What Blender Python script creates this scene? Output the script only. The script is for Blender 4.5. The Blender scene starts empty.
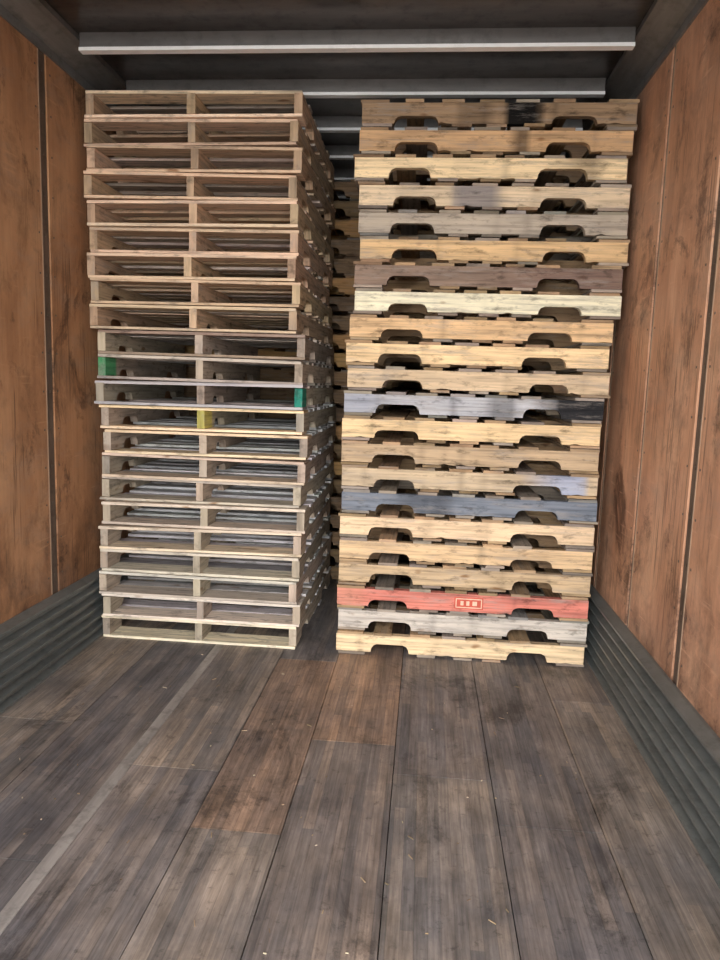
import bpy, math, random, bmesh
from mathutils import Matrix, Vector
rnd=random.Random(5)
sc=bpy.context.scene
sc.view_settings.view_transform='Standard'
sc.view_settings.look='None'
sc.view_settings.exposure=0

def lin(c):
    return tuple(((v/255)/12.92 if v/255<=.04045 else ((v/255+.055)/1.055)**2.4) for v in c)
def desat(c,k):
    l=.3*c[0]+.5*c[1]+.2*c[2]; return tuple(x*(1-k)+l*k for x in c)

# ---------------- node helpers ----------------
class NT:
    def __init__(s,name):
        s.m=bpy.data.materials.new(name); s.m.use_nodes=True
        s.t=s.m.node_tree; s.n=s.t.nodes; s.b=s.n['Principled BSDF']
    def new(s,typ,**k):
        n=s.n.new(typ)
        for a,v in k.items(): setattr(n,a,v)
        return n
    def l(s,a,b): s.t.links.new(a,b)
    def noise(s,vec,scale,detail=3,rough=.55,dist=0):
        n=s.new('ShaderNodeTexNoise'); n.inputs['Scale'].default_value=scale
        n.inputs['Detail'].default_value=detail; n.inputs['Roughness'].default_value=rough
        n.inputs['Distortion'].default_value=dist
        s.l(vec,n.inputs['Vector']); return n.outputs['Fac']
    def mapping(s,vec,scale,loc=(0,0,0)):
        n=s.new('ShaderNodeMapping'); n.inputs['Scale'].default_value=scale; n.inputs['Location'].default_value=loc
        s.l(vec,n.inputs['Vector']); return n.outputs['Vector']
    def ramp(s,fac,stops):
        n=s.new('ShaderNodeValToRGB'); e=n.color_ramp.elements
        while len(e)<len(stops): e.new(.5)
        for i,(p,c) in enumerate(stops):
            e[i].position=p
            if not isinstance(c,tuple): c=(c,c,c)
            e[i].color=(*c[:3],1)
        s.l(fac,n.inputs['Fac']); return n.outputs['Color']
    def mix(s,typ,fac,a,b):
        n=s.new('ShaderNodeMix',data_type='RGBA',blend_type=typ)
        for k,v in ((0,fac),(6,a),(7,b)):
            inp=n.inputs[k]
            if isinstance(v,(int,float)):
                inp.default_value=float(v) if k==0 else (v,v,v,1)
            elif isinstance(v,tuple): inp.default_value=(*v[:3],1)
            else: s.l(v,inp)
        return n.outputs[2]
    def bump(s,h,strength,dist=.002):
        n=s.new('ShaderNodeBump'); n.inputs['Strength'].default_value=strength; n.inputs['Distance'].default_value=dist
        s.l(h,n.inputs['Height']); s.l(n.outputs[0],s.b.inputs['Normal'])

def mat_wood():
    t=NT('pallet_wood'); uv=t.new('ShaderNodeUVMap'); uv.uv_map='UVMap'
    col=t.new('ShaderNodeVertexColor'); col.layer_name='tint'
    v=uv.outputs[0]
    g=t.noise(t.mapping(v,(3,70,1)),1.0,4,.6)
    g2=t.noise(t.mapping(v,(2.2,22,1)),1.0,5,.65)
    gr=t.noise(t.mapping(v,(9,24,1),(3,7,0)),1.0,4,.7)
    we=t.noise(t.mapping(v,(3.5,26,1),(5,3,0)),1.0,6,.75)
    kn=t.noise(t.mapping(v,(7,16,1),(13,2,0)),1.0,2,.4)
    c=t.mix('MULTIPLY',1.0,col.outputs[0],t.ramp(g,[(.3,.58),(.5,1.0),(.75,1.18)]))
    c=t.mix('MULTIPLY',1.0,c,t.ramp(g2,[(.3,(.70,.71,.74)),(.5,(1.,1.,1.)),(.7,(1.12,1.11,1.08))]))
    # weathered silver-grey fibres
    c=t.mix('MIX',t.ramp(we,[(.52,0.0),(.66,.55)]),c,lin((150,142,134)))
    c=t.mix('MULTIPLY',1.0,c,t.ramp(gr,[(.30,.42),(.46,1.0)]))
    c=t.mix('MULTIPLY',1.0,c,t.ramp(kn,[(.68,(1.,1.,1.)),(.76,(.5,.38,.3))]))
    t.l(c,t.b.inputs['Base Color']); t.b.inputs['Roughness'].default_value=.85
    t.b.inputs['Specular IOR Level'].default_value=.25
    t.bump(g,.5,.002); return t.m
def mat_ply(name,ca,cb,cc):
    t=NT(name); tc=t.new('ShaderNodeTexCoord'); v=tc.outputs['Object']
    grain=t.noise(t.mapping(v,(1,38,1.3)),1.0,5,.65)
    blot=t.noise(t.mapping(v,(1,2.2,1.3)),1.0,6,.65,.6)
    blot2=t.noise(t.mapping(v,(1,6,4),(4,2,9)),1.0,7,.75,.4)
    stain=t.noise(t.mapping(v,(1,3.0,2.2),(9,1,5)),1.0,7,.78,.5)
    haze=t.noise(t.mapping(v,(1,2.5,6),(2,6,1)),1.0,7,.75,.3)
    sc1=t.noise(t.mapping(v,(1,90,3),(1,8,3)),1.0,2,.4)
    msk=t.noise(t.mapping(v,(1,3,2),(7,5,2)),1.0,3,.5)
    sc2=t.noise(t.mapping(v,(1,6,70),(2,2,5)),1.0,2,.4)
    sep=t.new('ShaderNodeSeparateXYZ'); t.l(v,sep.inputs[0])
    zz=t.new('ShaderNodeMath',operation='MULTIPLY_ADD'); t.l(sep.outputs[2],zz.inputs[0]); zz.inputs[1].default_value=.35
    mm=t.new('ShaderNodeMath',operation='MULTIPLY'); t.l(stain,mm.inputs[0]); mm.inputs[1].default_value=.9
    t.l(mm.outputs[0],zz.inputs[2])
    c=t.ramp(blot,[(.3,cb),(.5,ca),(.7,cc)])
    c=t.mix('MULTIPLY',1.0,c,t.ramp(grain,[(.3,.87),(.6,1.05)]))
    c=t.mix('MIX',t.ramp(haze,[(.5,0.0),(.68,.35)]),c,lin((150,132,118)))
    c=t.mix('MULTIPLY',.9,c,t.ramp(blot2,[(.32,.58),(.5,1.04)]))
    c=t.mix('MULTIPLY',1.0,c,t.ramp(stain,[(.36,(.40,.38,.38)),(.45,(1.,1.,1.))]))
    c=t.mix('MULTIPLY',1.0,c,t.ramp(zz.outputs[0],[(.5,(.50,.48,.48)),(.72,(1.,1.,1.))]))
    s=t.mix('MULTIPLY',1.0,t.ramp(sc1,[(.58,0.0),(.66,1.0)]),t.ramp(msk,[(.46,0.0),(.58,.8)]))
    c=t.mix('MIX',s,c,tuple(x*.4 for x in cb))
    s=t.mix('MULTIPLY',1.0,t.ramp(sc2,[(.64,0.0),(.72,1.0)]),t.ramp(msk,[(.42,.35),(.5,0.0)]))
    c=t.mix('MIX',s,c,tuple(min(1,x*1.15) for x in cc))
    t.l(c,t.b.inputs['Base Color']); t.b.inputs['Roughness'].default_value=.5
    t.b.inputs['Specular IOR Level'].default_value=.3
    t.bump(grain,.2,.001); return t.m
def mat_metal(name,c,rough=.5,metal=.6,var=.25,axis=(6,1,6)):
    t=NT(name); tc=t.new('ShaderNodeTexCoord'); v=tc.outputs['Object']
    n=t.noise(t.mapping(v,axis),3.0,5,.65)
    n2=t.noise(v,14.0,4,.7)
    cc=t.mix('MULTIPLY',1.0,c,t.ramp(n,[(.3,1-var),(.7,1+var*.6)]))
    cc=t.mix('MULTIPLY',1.0,cc,t.ramp(n2,[(.32,1-var),(.5,1.0)]))
    t.l(cc,t.b.inputs['Base Color']); t.b.inputs['Roughness'].default_value=rough
    t.b.inputs['Metallic'].default_value=metal
    t.bump(n2,.15,.002); return t.m
def mat_floor():
    t=NT('trailer_floor_wood'); tc=t.new('ShaderNodeTexCoord'); v=tc.outputs['Object']
    col=t.new('ShaderNodeVertexColor'); col.layer_name='tint'
    sep=t.new('ShaderNodeSeparateXYZ'); t.l(v,sep.inputs[0])
    m=t.new('ShaderNodeMath',operation='MULTIPLY'); t.l(sep.outputs[0],m.inputs[0]); m.inputs[1].default_value=29
    fl=t.new('ShaderNodeMath',operation='FLOOR'); t.l(m.outputs[0],fl.inputs[0])
    wy=t.new('ShaderNodeMath',operation='MULTIPLY'); t.l(sep.outputs[1],wy.inputs[0]); wy.inputs[1].default_value=1.3
    wn0=t.new('ShaderNodeTexWhiteNoise',noise_dimensions='1D'); t.l(fl.outputs[0],wn0.inputs['W'])
    ad=t.new('ShaderNodeMath',operation='ADD'); t.l(wy.outputs[0],ad.inputs[0]); t.l(wn0.outputs['Value'],ad.inputs[1])
    fy=t.new('ShaderNodeMath',operation='FLOOR'); t.l(ad.outputs[0],fy.inputs[0])
    cmb=t.new('ShaderNodeCombineXYZ'); t.l(fl.outputs[0],cmb.inputs[0]); t.l(fy.outputs[0],cmb.inputs[1])
    wn=t.new('ShaderNodeTexWhiteNoise',noise_dimensions='2D'); t.l(cmb.outputs[0],wn.inputs['Vector'])
    fr=t.new('ShaderNodeMath',operation='FRACT'); t.l(m.outputs[0],fr.inputs[0])
    fine=t.noise(t.mapping(v,(120,5,1)),1.0,3,.6)
    mid=t.noise(t.mapping(v,(20,1.8,1)),1.0,7,.72)
    smud=t.noise(t.mapping(v,(5,3.2,1),(3,3,0)),1.0,8,.72,.4)
    big=t.noise(v,2.1,6,.65,.5)
    stain=t.noise(t.mapping(v,(3.2,1.7,1),(8,1,0)),1.0,8,.78,.5)
    spots=t.noise(v,20.0,6,.75)
    c=t.mix('MULTIPLY',1.0,col.outputs[0],t.ramp(wn.outputs['Value'],[(0,(.74,.76,.79)),(.5,(.98,.97,.97)),(1,(1.24,1.16,1.07))]))
    c=t.mix('MULTIPLY',1.0,c,t.ramp(fr.outputs[0],[(0,.70),(.07,1.0),(.95,1.0),(1,.80)]))
    c=t.mix('MULTIPLY',1.0,c,t.ramp(fine,[(.3,.72),(.65,1.13)]))
    c=t.mix('MULTIPLY',1.0,c,t.ramp(mid,[(.3,.55),(.5,1.0),(.7,1.35)]))
    c=t.mix('MULTIPLY',1.0,c,t.ramp(smud,[(.32,.68),(.5,1.0),(.68,1.34)]))
    c=t.mix('MULTIPLY',1.0,c,t.ramp(big,[(.33,(.72,.75,.82)),(.66,(1.34,1.26,1.16))]))
    c=t.mix('MULTIPLY',1.0,c,t.ramp(stain,[(.36,.48),(.46,1.0),(.60,1.0),(.70,1.3)]))
    c=t.mix('MULTIPLY',.9,c,t.ramp(spots,[(.3,.38),(.43,1.0)]))
    t.l(c,t.b.inputs['Base Color'])
    r=t.ramp(smud,[(.3,.40),(.7,.70)]); t.l(r,t.b.inputs['Roughness'])
    t.b.inputs['Specular IOR Level'].default_value=.4
    t.bump(fine,.4,.002); return t.m
def mat_plain(name,c,rough=.7,metal=0):
    t=NT(name); tc=t.new('ShaderNodeTexCoord')
    n=t.noise(tc.outputs['Object'],25.0,4,.6)
    t.l(t.mix('MULTIPLY',1.0,c,t.ramp(n,[(.3,.8),(.7,1.1)])),t.b.inputs['Base Color'])
    t.b.inputs['Roughness'].default_value=rough; t.b.inputs['Metallic'].default_value=metal; return t.m

WOOD=mat_wood(); FLOOR=mat_floor()
PLY_R=mat_ply('plywood_lining_lit',lin((200,150,118)),lin((172,124,94)),lin((216,172,140)))  # lighter copy of the plywood: brighter light on this side put into colour
PLY_L=mat_ply('plywood_lining_shaded',lin((172,126,90)),lin((140,98,68)),lin((190,146,108)))  # darker copy of the plywood: weaker light on this side put into colour
SCUFF=mat_metal('galvanised_scuff',lin((128,132,130)),.4,.45,.25,(1,1,8))
RAIL=mat_metal('aluminium_rail',lin((135,135,133)),.45,.5,.25)
BOW=mat_metal('roof_bow_metal',lin((250,251,250)),.4,0,.08,(1,6,6))
BOWD=mat_metal('roof_bow_web',lin((130,128,126)),.5,.4,.2,(1,6,6))
ROOF=mat_metal('roof_sheet',lin((96,91,88)),.30,.7,.4,(.6,3,1))
DARK=mat_plain('dark_gap',lin((34,30,28)),.9)
STRIP=mat_metal('floor_strip_metal',lin((158,152,146)),.55,.05,.35,(6,1,1))
SCREW=mat_plain('screw_metal',lin((110,100,90)),.4,.8)
POST=mat_metal('seam_post',lin((104,88,76)),.6,.2,.35,(1,6,2))
EDGE=mat_plain('seam_edge',lin((172,146,122)),.6,.1)

# ---------------- mesh accumulator ----------------
class Acc:
    def __init__(s): s.v=[];s.f=[];s.uv=[];s.c=[];s.mi=[]
    def quad(s,idx,uvs,cols,mi=0):
        s.f.append(idx); s.uv.extend(uvs); s.c.extend(cols); s.mi.append(mi)
    def box(s,lo,hi,mi=0,col=(1,1,1)):
        b=len(s.v); x0,y0,z0=lo;x1,y1,z1=hi
        s.v+= [(x0,y0,z0),(x1,y0,z0),(x1,y1,z0),(x0,y1,z0),(x0,y0,z1),(x1,y0,z1),(x1,y1,z1),(x0,y1,z1)]
        for f in ((0,3,2,1),(4,5,6,7),(0,1,5,4),(1,2,6,5),(2,3,7,6),(3,0,4,7)):
            s.quad(tuple(b+i for i in f),[(0,0)]*4,[col]*4,mi)
    def bar(s,axis,ts,w0,w1,zlo,zhi,colf,mi=0,skew=0,bow=0,tilt=0):
        b=len(s.v); L=ts[-1]-ts[0]; uo=rnd.uniform(0,50); vo=rnd.uniform(0,50)
        for t in ts:
            k=(t-ts[0])/L
            zl=zlo(t) if callable(zlo) else zlo
            off=skew*(k-.5); zb=bow*math.sin(k*math.pi)+tilt*(k-.5)
            for (w,z) in ((w0+off,zl+zb),(w1+off,zl+zb),(w1+off,zhi+zb),(w0+off,zhi+zb)):
                s.v.append((t,w,z) if axis=='x' else (w,t,z))
        flip=axis=='y'
        def add(ix,uvs,cols):
            if flip: ix=ix[::-1];uvs=uvs[::-1];cols=cols[::-1]
            s.quad(tuple(ix),uvs,cols,mi)
        n=len(ts)
        W=w1-w0
        for i in range(n-1):
            a=b+4*i; d=a+4; ta,tb=ts[i]+uo,ts[i+1]+uo
            ca,cb=colf(ts[i]),colf(ts[i+1])
            zs=lambda j:s.v[j][2]
            add([a,d,d+3,a+3],[(ta,vo+zs(a)),(tb,vo+zs(d)),(tb,vo+zs(d+3)),(ta,vo+zs(a+3))],[ca,cb,cb,ca])
            add([d+1,a+1,a+2,d+2],[(tb,vo+.3+zs(d+1)),(ta,vo+.3+zs(a+1)),(ta,vo+.3+zs(a+2)),(tb,vo+.3+zs(d+2))],[cb,ca,ca,cb])
            add([a+3,d+3,d+2,a+2],[(ta,vo+1),(tb,vo+1),(tb,vo+1+W),(ta,vo+1+W)],[ca,cb,cb,ca])
            add([a,a+1,d+1,d],[(ta,vo+2),(ta,vo+2+W),(tb,vo+2+W),(tb,vo+2)],[ca,ca,cb,cb])
        e=.85
        c=tuple(x*e for x in colf(ts[0]))
        add([b,b+3,b+2,b+1],[(uo,vo),(uo+.09,vo),(uo+.09,vo+.01),(uo,vo+.01)],[c]*4)
        q=b+4*(n-1); c=tuple(x*e for x in colf(ts[-1]))
        add([q,q+1,q+2,q+3],[(uo,vo),(uo,vo+.01),(uo+.09,vo+.01),(uo+.09,vo)],[c]*4)
    def mesh(s,name,mats):
        me=bpy.data.meshes.new(name); me.from_pydata(s.v,[],s.f)
        uv=me.uv_layers.new(name='UVMap'); uv.data.foreach_set('uv',[x for p in s.uv for x in p])
        ca=me.color_attributes.new('tint','FLOAT_COLOR','CORNER')
        ca.data.foreach_set('color',[x for p in s.c for x in (*p[:3],1)])
        for m in mats: me.materials.append(m)
        me.polygons.foreach_set('material_index',s.mi); me.update(); return me
def link(me,name,parent=None):
    o=bpy.data.objects.new(name,me); sc.collection.objects.link(o)
    if parent: o.parent=parent
    return o

# ---------------- pallets ----------------
PL,PW,PH=1.22,1.02,.1195
BT=.0152
def jit(c,a=.12):
    k=1+rnd.uniform(-a,a); return tuple(max(0,x*k*(1+rnd.uniform(-.04,.04))) for x in c)
NOTCH=[(.155,.355),(.84,1.045)]
def notch_pts(n,deep):
    a,b=n
    return [(a,0),(a+.004,deep*.45),(a+.014,deep*.82),(a+.032,deep),(b-.032,deep),(b-.014,deep*.82),(b-.004,deep*.45),(b,0)]
def pallet_acc(wood,frontcol=None,boardcol=None,lead=None,endcols=None,L=PL,W=PW,warp=0):
    """stringers along x, deck boards along y. front stringer at y=0."""
    A=Acc(); z0=BT; z1=PH-BT
    sy=[0,W/2-.019+rnd.uniform(-.012,.012),W-.038]
    for i,y in enumerate(sy):
        base=jit(wood,.18)
        dx=rnd.uniform(-.006,.004)
        deep=.041+rnd.uniform(-.008,.006)
        ns=[(n[0]+rnd.uniform(-.014,.014),n[1]+rnd.uniform(-.014,.014)) for n in NOTCH]
        prof=notch_pts(ns[0],deep)+notch_pts(ns[1],deep)
        d=dict((round(a,5),b) for a,b in prof)
        ts=sorted(set([dx,L+dx]+[round(a,5) for a,b in prof]+[round(.03+.0275*k,5) for k in range(43) if not any(n[0]-.01<.03+.0275*k<n[1]+.01 for n in ns)]))
        chips={}
        for t in ts:
            if round(t,5) not in d and rnd.random()<.08: chips[t]=rnd.uniform(.002,.007)
        def zl(t,d=d): return z0+d.get(round(t,5),chips.get(t,0))
        if i==0 and frontcol: cf=frontcol
        else: cf=lambda t,base=base:base
        if endcols and endcols.get(i):
            ec=endcols[i]; cf0=cf
            cf=lambda t,ec=ec,cf0=cf0:(ec if t<.12 else cf0(t))
        wd=.038+rnd.uniform(-.004,.002) if i==1 else .038
        A.bar('x',ts,y,y+wd,zl,z1,cf,bow=0)
    def board(x0,x1,zl,zh,c,dz=0,tl=0):
        e0=rnd.uniform(-.010,.004); e1=rnd.uniform(-.008,.006)
        th=rnd.uniform(-.002,.0)
        A.bar('y',[e0,W*.25,W*.5,W*.75,W+e1],x0,x1,zl+dz,zh+dz+th,lambda t:c,skew=rnd.uniform(-.014,.014),tilt=tl)
    bc=boardcol or wood
    mods=[1,1.15,.8,.95,1.25,.7]
    def bcol():
        k=rnd.choice(mods); g=rnd.random()
        c=tuple(x*k for x in bc)
        if g<.35: c=desat(c,.5)
        return jit(c,.08)
    xs=[0,.19,.355,.52,.685,.85,L-.135]; ws=[.135,.095,.095,.11,.095,.1,.135]
    for j,(x,w) in enumerate(zip(xs,ws)):
        w=w+rnd.uniform(-.012,.008)
        c=bcol()
        if j==0 and lead: c=jit(lead,.08)
        s=rnd.uniform(-.014,.014) if 0<j<6 else rnd.uniform(-.004,.004)*(j==0)
        if j==6: x=L-w
        board(x+s,x+w+s,z1+.0003,PH-.0006,c,tl=warp*rnd.uniform(-1,1)*(j==0))
    xs=[0,.40,.565,.73,L-.135]; ws=[.135,.09,.09,.09,.135]
    for j,(x,w) in enumerate(zip(xs,ws)):
        s=rnd.uniform(-.014,.014) if 0<j<4 else rnd.uniform(-.005,.005)*(j==0)
        c=bcol()
        if j==0 and lead: c=jit(lead,.18)
        board(x+s,x+w+s,.0016,z0-.0003,c)
    return A
def stack(name,loc,pallets):
    e=bpy.data.objects.new(name,None); sc.collection.objects.link(e); e.location=loc
    obs=[]
    for i,(me,M) in enumerate(pallets):
        o=link(me,'pallet_%d'%(i+1),e); o.matrix_local=M; obs.append(o)
    return e,obs
ROT=Matrix(((0,1,0,0),(1,0,0,0),(0,0,1,0),(0,0,0,1)))
def tiny(amp=.003,cx=.5,cy=.5,z=.008):
    T=Matrix.Translation((cx,cy,0))
    return T@Matrix.Rotation(rnd.uniform(-amp,amp),4,'Y')@Matrix.Rotation(rnd.uniform(-z,z),4,'Z')@T.inverted()

RX=[.044,.038,.014,.037,.045,.055,.029,.032,.012,.001,.012,-.002,-.003,-.010,-.003,.004,-.004,-.003,-.005,-.004,.000,-.004]
RC=[(158,130,100),(204,164,120),(240,212,166),(220,196,162),(178,164,146),(214,178,130),(138,116,100),(228,219,188),(218,180,134),(234,200,152),(204,178,144),(174,173,176),(224,192,146),(182,156,124),(190,168,138),(116,122,132),(218,188,152),(206,174,134),(186,160,126),(202,120,104),(192,182,170),(226,197,156)]
def sm(a,b,x):
    t=min(1,max(0,(x-a)/(b-a))); return t*t*(3-2*t)
def mixc(a,b,k): return tuple(p*(1-k)+q*k for p,q in zip(a,b))
def paintf(i,base):
    base=desat(lin(base),.04); ph=rnd.uniform(0,6)
    kn=[(rnd.uniform(.05,1.15),rnd.uniform(.010,.02),rnd.uniform(.1,.3)) for _ in range(3)]
    def f(t):
        c=base
        k=1+.03*math.sin(t*9+ph)+.02*math.sin(t*23+ph*2)
        for (p,w,s) in kn: k*=1-s*math.exp(-((t-p)/w)**2)
        c=tuple(x*k for x in c)
        if i==0: c=mixc(c,lin((6,6,6)),min(1,.99*sm(.63,.655,t)*(1-sm(.79,.82,t))+.4*sm(.42,.45,t)*(1-sm(.56,.60,t))))
        if i==1: c=mixc(c,lin((36,30,26)),.7*sm(.68,.70,t)*(1-sm(.74,.77,t)))
        if i==2: c=mixc(c,lin((90,72,56)),.45*sm(.92,.96,t)*(1-sm(1.08,1.14,t)))
        if i==3: c=mixc(c,lin((104,104,114)),.75*sm(.40,.46,t)*(1-sm(.62,.66,t)))
        if i==11:
            c=mixc(c,lin((130,136,152)),.5*(1-sm(.1,.22,t)))
            c=mixc(c,lin((16,16,20)),min(1,.97*sm(.96,1.02,t)+.5*sm(.66,.72,t)*(1-sm(.8,.84,t))))
        if i==14: c=mixc(c,lin((150,162,188)),.8*sm(1.0,1.03,t)*(1-sm(1.15,1.18,t)))
        if i==15: c=mixc(c,lin((60,62,68)),.6*sm(.25,.33,t)*(1-sm(.5,.56,t)))
        if i==19: c=mixc(c,lin((190,134,112)),.6*(1-sm(.05,.2,t)))
        if i==6: c=mixc(c,lin((108,82,74)),.5*sm(.5,.9,t))
        return c
    return f
P=[]
for i in range(22):
    wood=desat(tuple(x*.85 for x in lin((186,152,112) if i not in (4,11,15,20) else (160,146,128))),.1)
    A=pallet_acc(wood,frontcol=paintf(i,RC[i]))
    M=Matrix.Translation((RX[i],rnd.uniform(-.014,.012),(21-i)*PH))@tiny(.0022,.61,.5)
    P.append((A.mesh('pallet_mesh',[WOOD]),M))
right,robs=stack('pallet_stack',(0,0,0),P)

REDP=mat_plain('badge_red',lin((190,84,66)),.8); CREAM=mat_plain('badge_cream',lin((222,186,162)),.8)
A=Acc()
x0,x1,z0,z1=.575,.715,.030,.088
A.box((x0,-.0012,z0),(x1,-.0002,z1),0)
for a_ in ((x0+.006,z0+.005,x1-.006,z0+.010),(x0+.006,z1-.010,x1-.006,z1-.005),(x0+.006,z0+.005,x0+.011,z1-.005),(x1-.011,z0+.005,x1-.006,z1-.005),(x0+.03,z0+.018,x0+.045,z1-.018),(x0+.058,z0+.018,x0+.073,z1-.018),(x0+.088,z0+.018,x0+.110,z1-.018)):
    A.box((a_[0],-.0020,a_[1]),(a_[2],-.0011,a_[3]),1)
link(A.mesh('painted_badge',[REDP,CREAM]),'painted_badge',robs[19])

LX=[-1.252,-1.262,-1.247,-1.265,-1.252,-1.260,-1.265,-1.245,-1.25,-1.225,-1.225,-1.22,-1.21,-1.20,-1.21,-1.215,-1.21,-1.222,-1.222,-1.218,-1.222,-1.222]
LC=[(240,212,178),(218,188,154),(208,176,146),(220,188,154),(230,200,164),(218,186,152),(224,192,156),(216,182,148),(208,178,148),(150,128,108),(184,172,158),(170,166,164),(238,212,168),(222,198,162),(212,192,164),(200,188,170),(214,200,180),(216,198,170),(204,190,168),(204,193,175),(214,201,183),(240,223,194)]
P=[]
for i in range(22):
    grey=i>=12
    board=(210,208,206) if grey else (218,186,152)  # lower deck boards pale grey: skylight on their tops put into the colour
    if i in (9,10,11): board=(168,154,142)
    ec=None
    if i==11: ec={2:lin((50,140,120))}
    if i==10: ec={0:lin((80,150,100))}
    if i==12: ec={1:lin((210,198,110))}
    A=pallet_acc(desat(tuple(x*.97 for x in lin((210,178,142) if i<9 else (184,167,146))),.08),boardcol=desat(lin(board),.12),lead=desat(lin(LC[i]),.1),endcols=ec,warp=.009)
    M=Matrix.Translation((LX[i]+rnd.uniform(-.004,.004),rnd.uniform(-.035,.015),(21-i)*PH*1.012))@tiny(.006,.5,.6,.014)@ROT
    P.append((A.mesh('pallet_mesh',[WOOD]),M))
stack('pallet_stack.001',(0,0,0),P)
gen=[]
for k in range(8):
    w=rnd.choice([(176,140,98),(150,125,95),(190,150,100),(140,115,90)])
    gen.append(pallet_acc(tuple(x*.95 for x in lin(w))).mesh('pallet_mesh_b',[WOOD]))
n=2
for (x,y) in ((-1.24,1.30),(0.01,1.27),(-1.24,2.40),(0.01,2.36)):
    P=[]
    for i in range(22):
        P.append((rnd.choice(gen),Matrix.Translation((rnd.uniform(-.015,.025),rnd.uniform(-.012,.012),i*PH))))
    stack('pallet_stack.%03d'%n,(x,y,0),P); n+=1

# ---------------- trailer shell ----------------
WL,WR,HC=-1.295,1.305,2.80
Y0,Y1=-3.75,3.7
A=Acc()
A.box((WL-.03,Y0,-.06),(WR+.03,Y1,-.030),1)
cols=[lin(c) for c in ((126,120,115),(118,113,111),(132,124,117),(122,114,109),(127,124,122),(114,110,109))]
brown=lin((142,122,107))
xe=[WL-.02,-.93,-.6,-.27,0.01,.33,.67,.99,WR+.02]
joints={0:[-2.6,-.9,1.2],1:[-3.0,-1.7,.6],2:[-1.17,1.4],3:[-1.49,-.12],4:[-.9,.9],5:[-2.2,-1.1,.4],6:[-1.35,1.5],7:[-2.7,-.4]}
for k in range(8):
    js=[Y0]+joints[k]+[Y1]
    for a,b in zip(js[:-1],js[1:]):
        c=rnd.choice(cols)
        if (k,a) in ((3,-1.49),(4,-.9)): c=brown
        A.box((xe[k]+.0016,a+.002,-.035),(xe[k+1]-.0016,b-.002,0),0,c)
link(A.mesh('floor',[FLOOR,DARK]),'floor')
A=Acc(); A.box((-.625,Y0,.0),(-.583,Y1,.003))
link(A.mesh('trim_1',[STRIP]),'trim_1')

def wall(name,x,sgn,ys,ply,wd):
    A=Acc(); xo=x+sgn*.012; xb=x+sgn*.05
    A.box((min(xo,xb),Y0,-.06),(max(xo,xb),Y1,HC+.04),1)
    for i,(a,b) in enumerate(zip(ys[:-1],ys[1:])):
        ha=wd.get(a,.025) if i else 0; hb=wd.get(b,.025) if b<Y1 else 0
        A.box((min(x,xo),a+ha,.05),(max(x,xo),b-hb,HC-.02),0)
    for y in ys[1:-1]:
        h=wd.get(y,.025); xp=x+sgn*.006
        A.box((min(xp,xo),y-h+.004,.05),(max(xp,xo),y+h-.004,HC-.02),3)
        xe_=x-sgn*.0012
        A.box((min(x,xe_),y-h-.008,.3),(max(x,xe_),y-h,HC-.1),4)
        z=.42
        while z<2.7:
            xi=x+sgn*.0035
            A.box((min(xp,xi),y-.006,z-.006),(max(xp,xi),y+.006,z+.006),2)
            for s in (-h-.03,h+.03):
                xi=x-sgn*.0015
                A.box((min(x,xi),y+s-.004,z-.004),(max(x,xi),y+s+.004,z+.004),2)
            z+=.17
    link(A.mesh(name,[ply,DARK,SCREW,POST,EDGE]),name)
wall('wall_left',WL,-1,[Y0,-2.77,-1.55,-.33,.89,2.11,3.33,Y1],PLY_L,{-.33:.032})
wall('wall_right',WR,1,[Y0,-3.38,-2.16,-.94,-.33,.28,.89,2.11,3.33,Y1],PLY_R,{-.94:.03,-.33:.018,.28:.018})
A=Acc(); A.box((WL,Y1,0),(WR,Y1+.05,HC)); link(A.mesh('wall_front',[PLY_L]),'wall_front')

def extrude(name,prof,mat):
    A=Acc(); n=len(prof)
    for y in (Y0,Y1):
        for (x,z) in prof: A.v.append((x,y,z))
    for i in range(n):
        j=(i+1)%n
        A.quad((i,j,n+j,n+i),[(0,0)]*4,[(1,1,1)]*4)
    A.quad(tuple(range(n))[::-1],[(0,0)]*n,[(1,1,1)]*n); A.quad(tuple(range(n,2*n)),[(0,0)]*n,[(1,1,1)]*n)
    me=A.mesh(name,[mat])
    bm=bmesh.new(); bm.from_mesh(me); bmesh.ops.recalc_face_normals(bm,faces=bm.faces); bm.to_mesh(me); bm.free()
    return link(me,name)
def scuff(name,x,s):
    d=.052; g=.030; prof=[(x,0.001)]
    prof+=[(x-s*(d+.002),0.001),(x-s*(d+.002),.010)]
    z=.010
    for k in range(6):
        prof+=[(x-s*(d-g),z+.010),(x-s*(d-g),z+.032),(x-s*(d-.004),z+.040),(x-s*d,z+.044),(x-s*d,z+.052)]
        z+=.052
    prof+=[(x-s*.012,z+.012),(x,z+.012)]
    extrude(name,prof,SCUFF)
scuff('baseboard_left',WL,-1); scuff('baseboard_right',WR,1)
def rail(name,x,s):
    prof=[(x,2.70),(x-s*.010,2.70),(x-s*.010,2.735),(x-s*.03,2.74),(x-s*.10,2.772),(x-s*.13,2.775),(x-s*.13,2.799),(x,2.799)]
    extrude(name,prof,RAIL)
rail('trim_2',WL,-1); rail('trim_3',WR,1)
A=Acc(); A.box((WL-.05,Y0,HC),(WR+.05,Y1,HC+.04)); link(A.mesh('ceiling',[ROOF]),'ceiling')
y=-.27-.49*6; k=1
e=bpy.data.objects.new('trim_4',None); sc.collection.objects.link(e)
while y<3.6:
    A=Acc()
    A.box((WL+.142,y-.020,2.722),(WR-.142,y+.020,2.728))
    A.box((WL+.142,y-.008,2.728),(WR-.142,y+.008,2.799),1)
    A.box((WL+.142,y-.020,2.728),(WR-.142,y-.016,2.736))
    link(A.mesh('bow',[BOW,BOWD]),'roof_bow_%d'%k,e); k+=1
    y+=.49
A=Acc()
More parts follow.
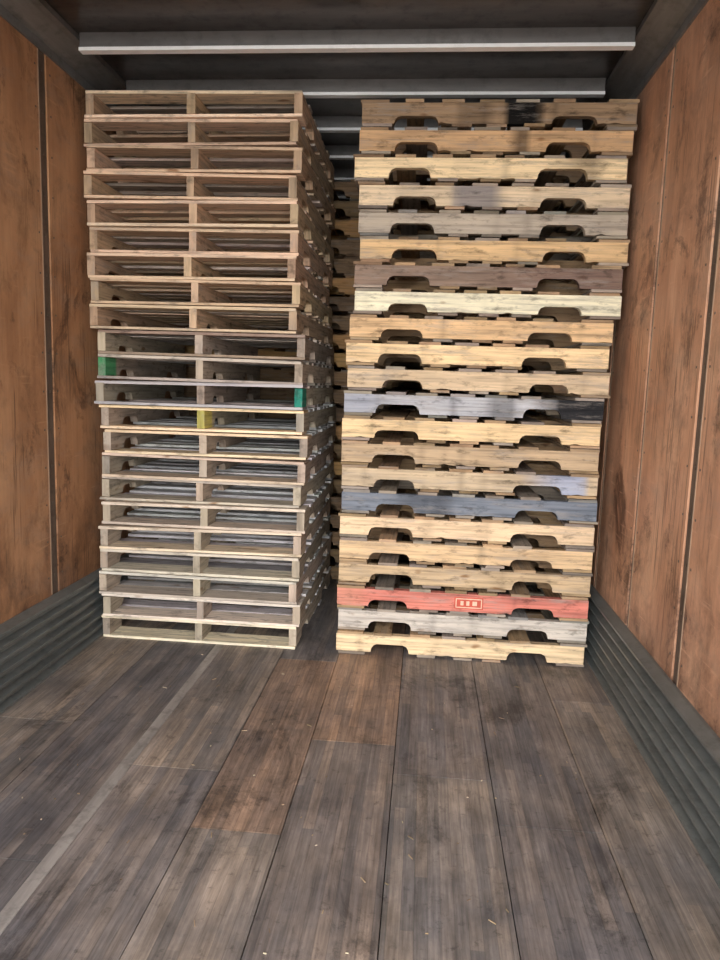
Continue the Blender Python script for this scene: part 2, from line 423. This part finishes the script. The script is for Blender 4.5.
for _ in range(130):
    x=rnd.uniform(-1.15,1.15); y=rnd.uniform(-3.3,-.05)
    a=rnd.uniform(0,math.pi); L=rnd.choice([.004,.006,.008,.012,.022]); w=rnd.uniform(.0012,.003)
    if abs(x+.6)<.05: continue
    dx,dy=math.cos(a)*L/2,math.sin(a)*L/2; px,py=-math.sin(a)*w/2,math.cos(a)*w/2
    b=len(A.v)
    for z in (.0005,.003):
        A.v+=[(x-dx-px,y-dy-py,z),(x+dx-px,y+dy-py,z),(x+dx+px,y+dy+py,z),(x-dx+px,y-dy+py,z)]
    c=jit(lin(rnd.choice([(160,138,110),(130,112,92),(185,170,145)])))
    for f in ((4,5,6,7),(0,1,5,4),(1,2,6,5),(2,3,7,6),(3,0,4,7)):
        A.quad(tuple(b+i for i in f),[(0,0)]*4,[c]*4)
link(A.mesh('wood_debris',[WOOD]),'wood_debris')

t=NT('concrete_yard'); tc=t.new('ShaderNodeTexCoord')
t.l(t.ramp(t.noise(tc.outputs['Object'],2.0,6,.6),[(.3,lin((160,154,146))),(.7,lin((192,186,178)))]),t.b.inputs['Base Color'])
A=Acc(); A.box((-15,-30,-1.35),(15,6,-1.25)); link(A.mesh('ground',[t.m]),'ground')  # unseen ground outside, added pale to bounce light into the trailer

# ---------------- light ----------------
w=bpy.data.worlds.new('sky'); sc.world=w; w.use_nodes=True
bg=w.node_tree.nodes['Background']; bg.inputs[0].default_value=(.88,.93,1.0,1); bg.inputs[1].default_value=5.0
sd=bpy.data.lights.new('sun','SUN'); sd.energy=6.0; sd.angle=math.radians(60); sd.color=(1,.96,.91)
so=bpy.data.objects.new('sun',sd); sc.collection.objects.link(so)
so.rotation_euler=Vector((.05,1,-.08)).to_track_quat('-Z','Y').to_euler()
so.location=(0,-8,4)

# ---------------- camera ----------------
cx,cz,D,yaw,pit,rol,f=0.386,1.354,3.474,4.915,7.7,1.785,723.
a,b,c=map(math.radians,(yaw,pit,rol))
fw=Vector((-math.sin(a)*math.cos(b),math.cos(a)*math.cos(b),-math.sin(b)))
r=Vector((math.cos(a),math.sin(a),0)); u=r.cross(fw)
r2=r*math.cos(c)+u*math.sin(c); u2=-r*math.sin(c)+u*math.cos(c)
cd=bpy.data.cameras.new('camera'); cd.sensor_fit='VERTICAL'; cd.sensor_height=36; cd.lens=f/960*36; cd.clip_start=.02
co=bpy.data.objects.new('camera',cd); sc.collection.objects.link(co)
co.matrix_world=Matrix(((r2.x,u2.x,-fw.x,cx),(r2.y,u2.y,-fw.y,-D),(r2.z,u2.z,-fw.z,cz),(0,0,0,1)))
sc.camera=co
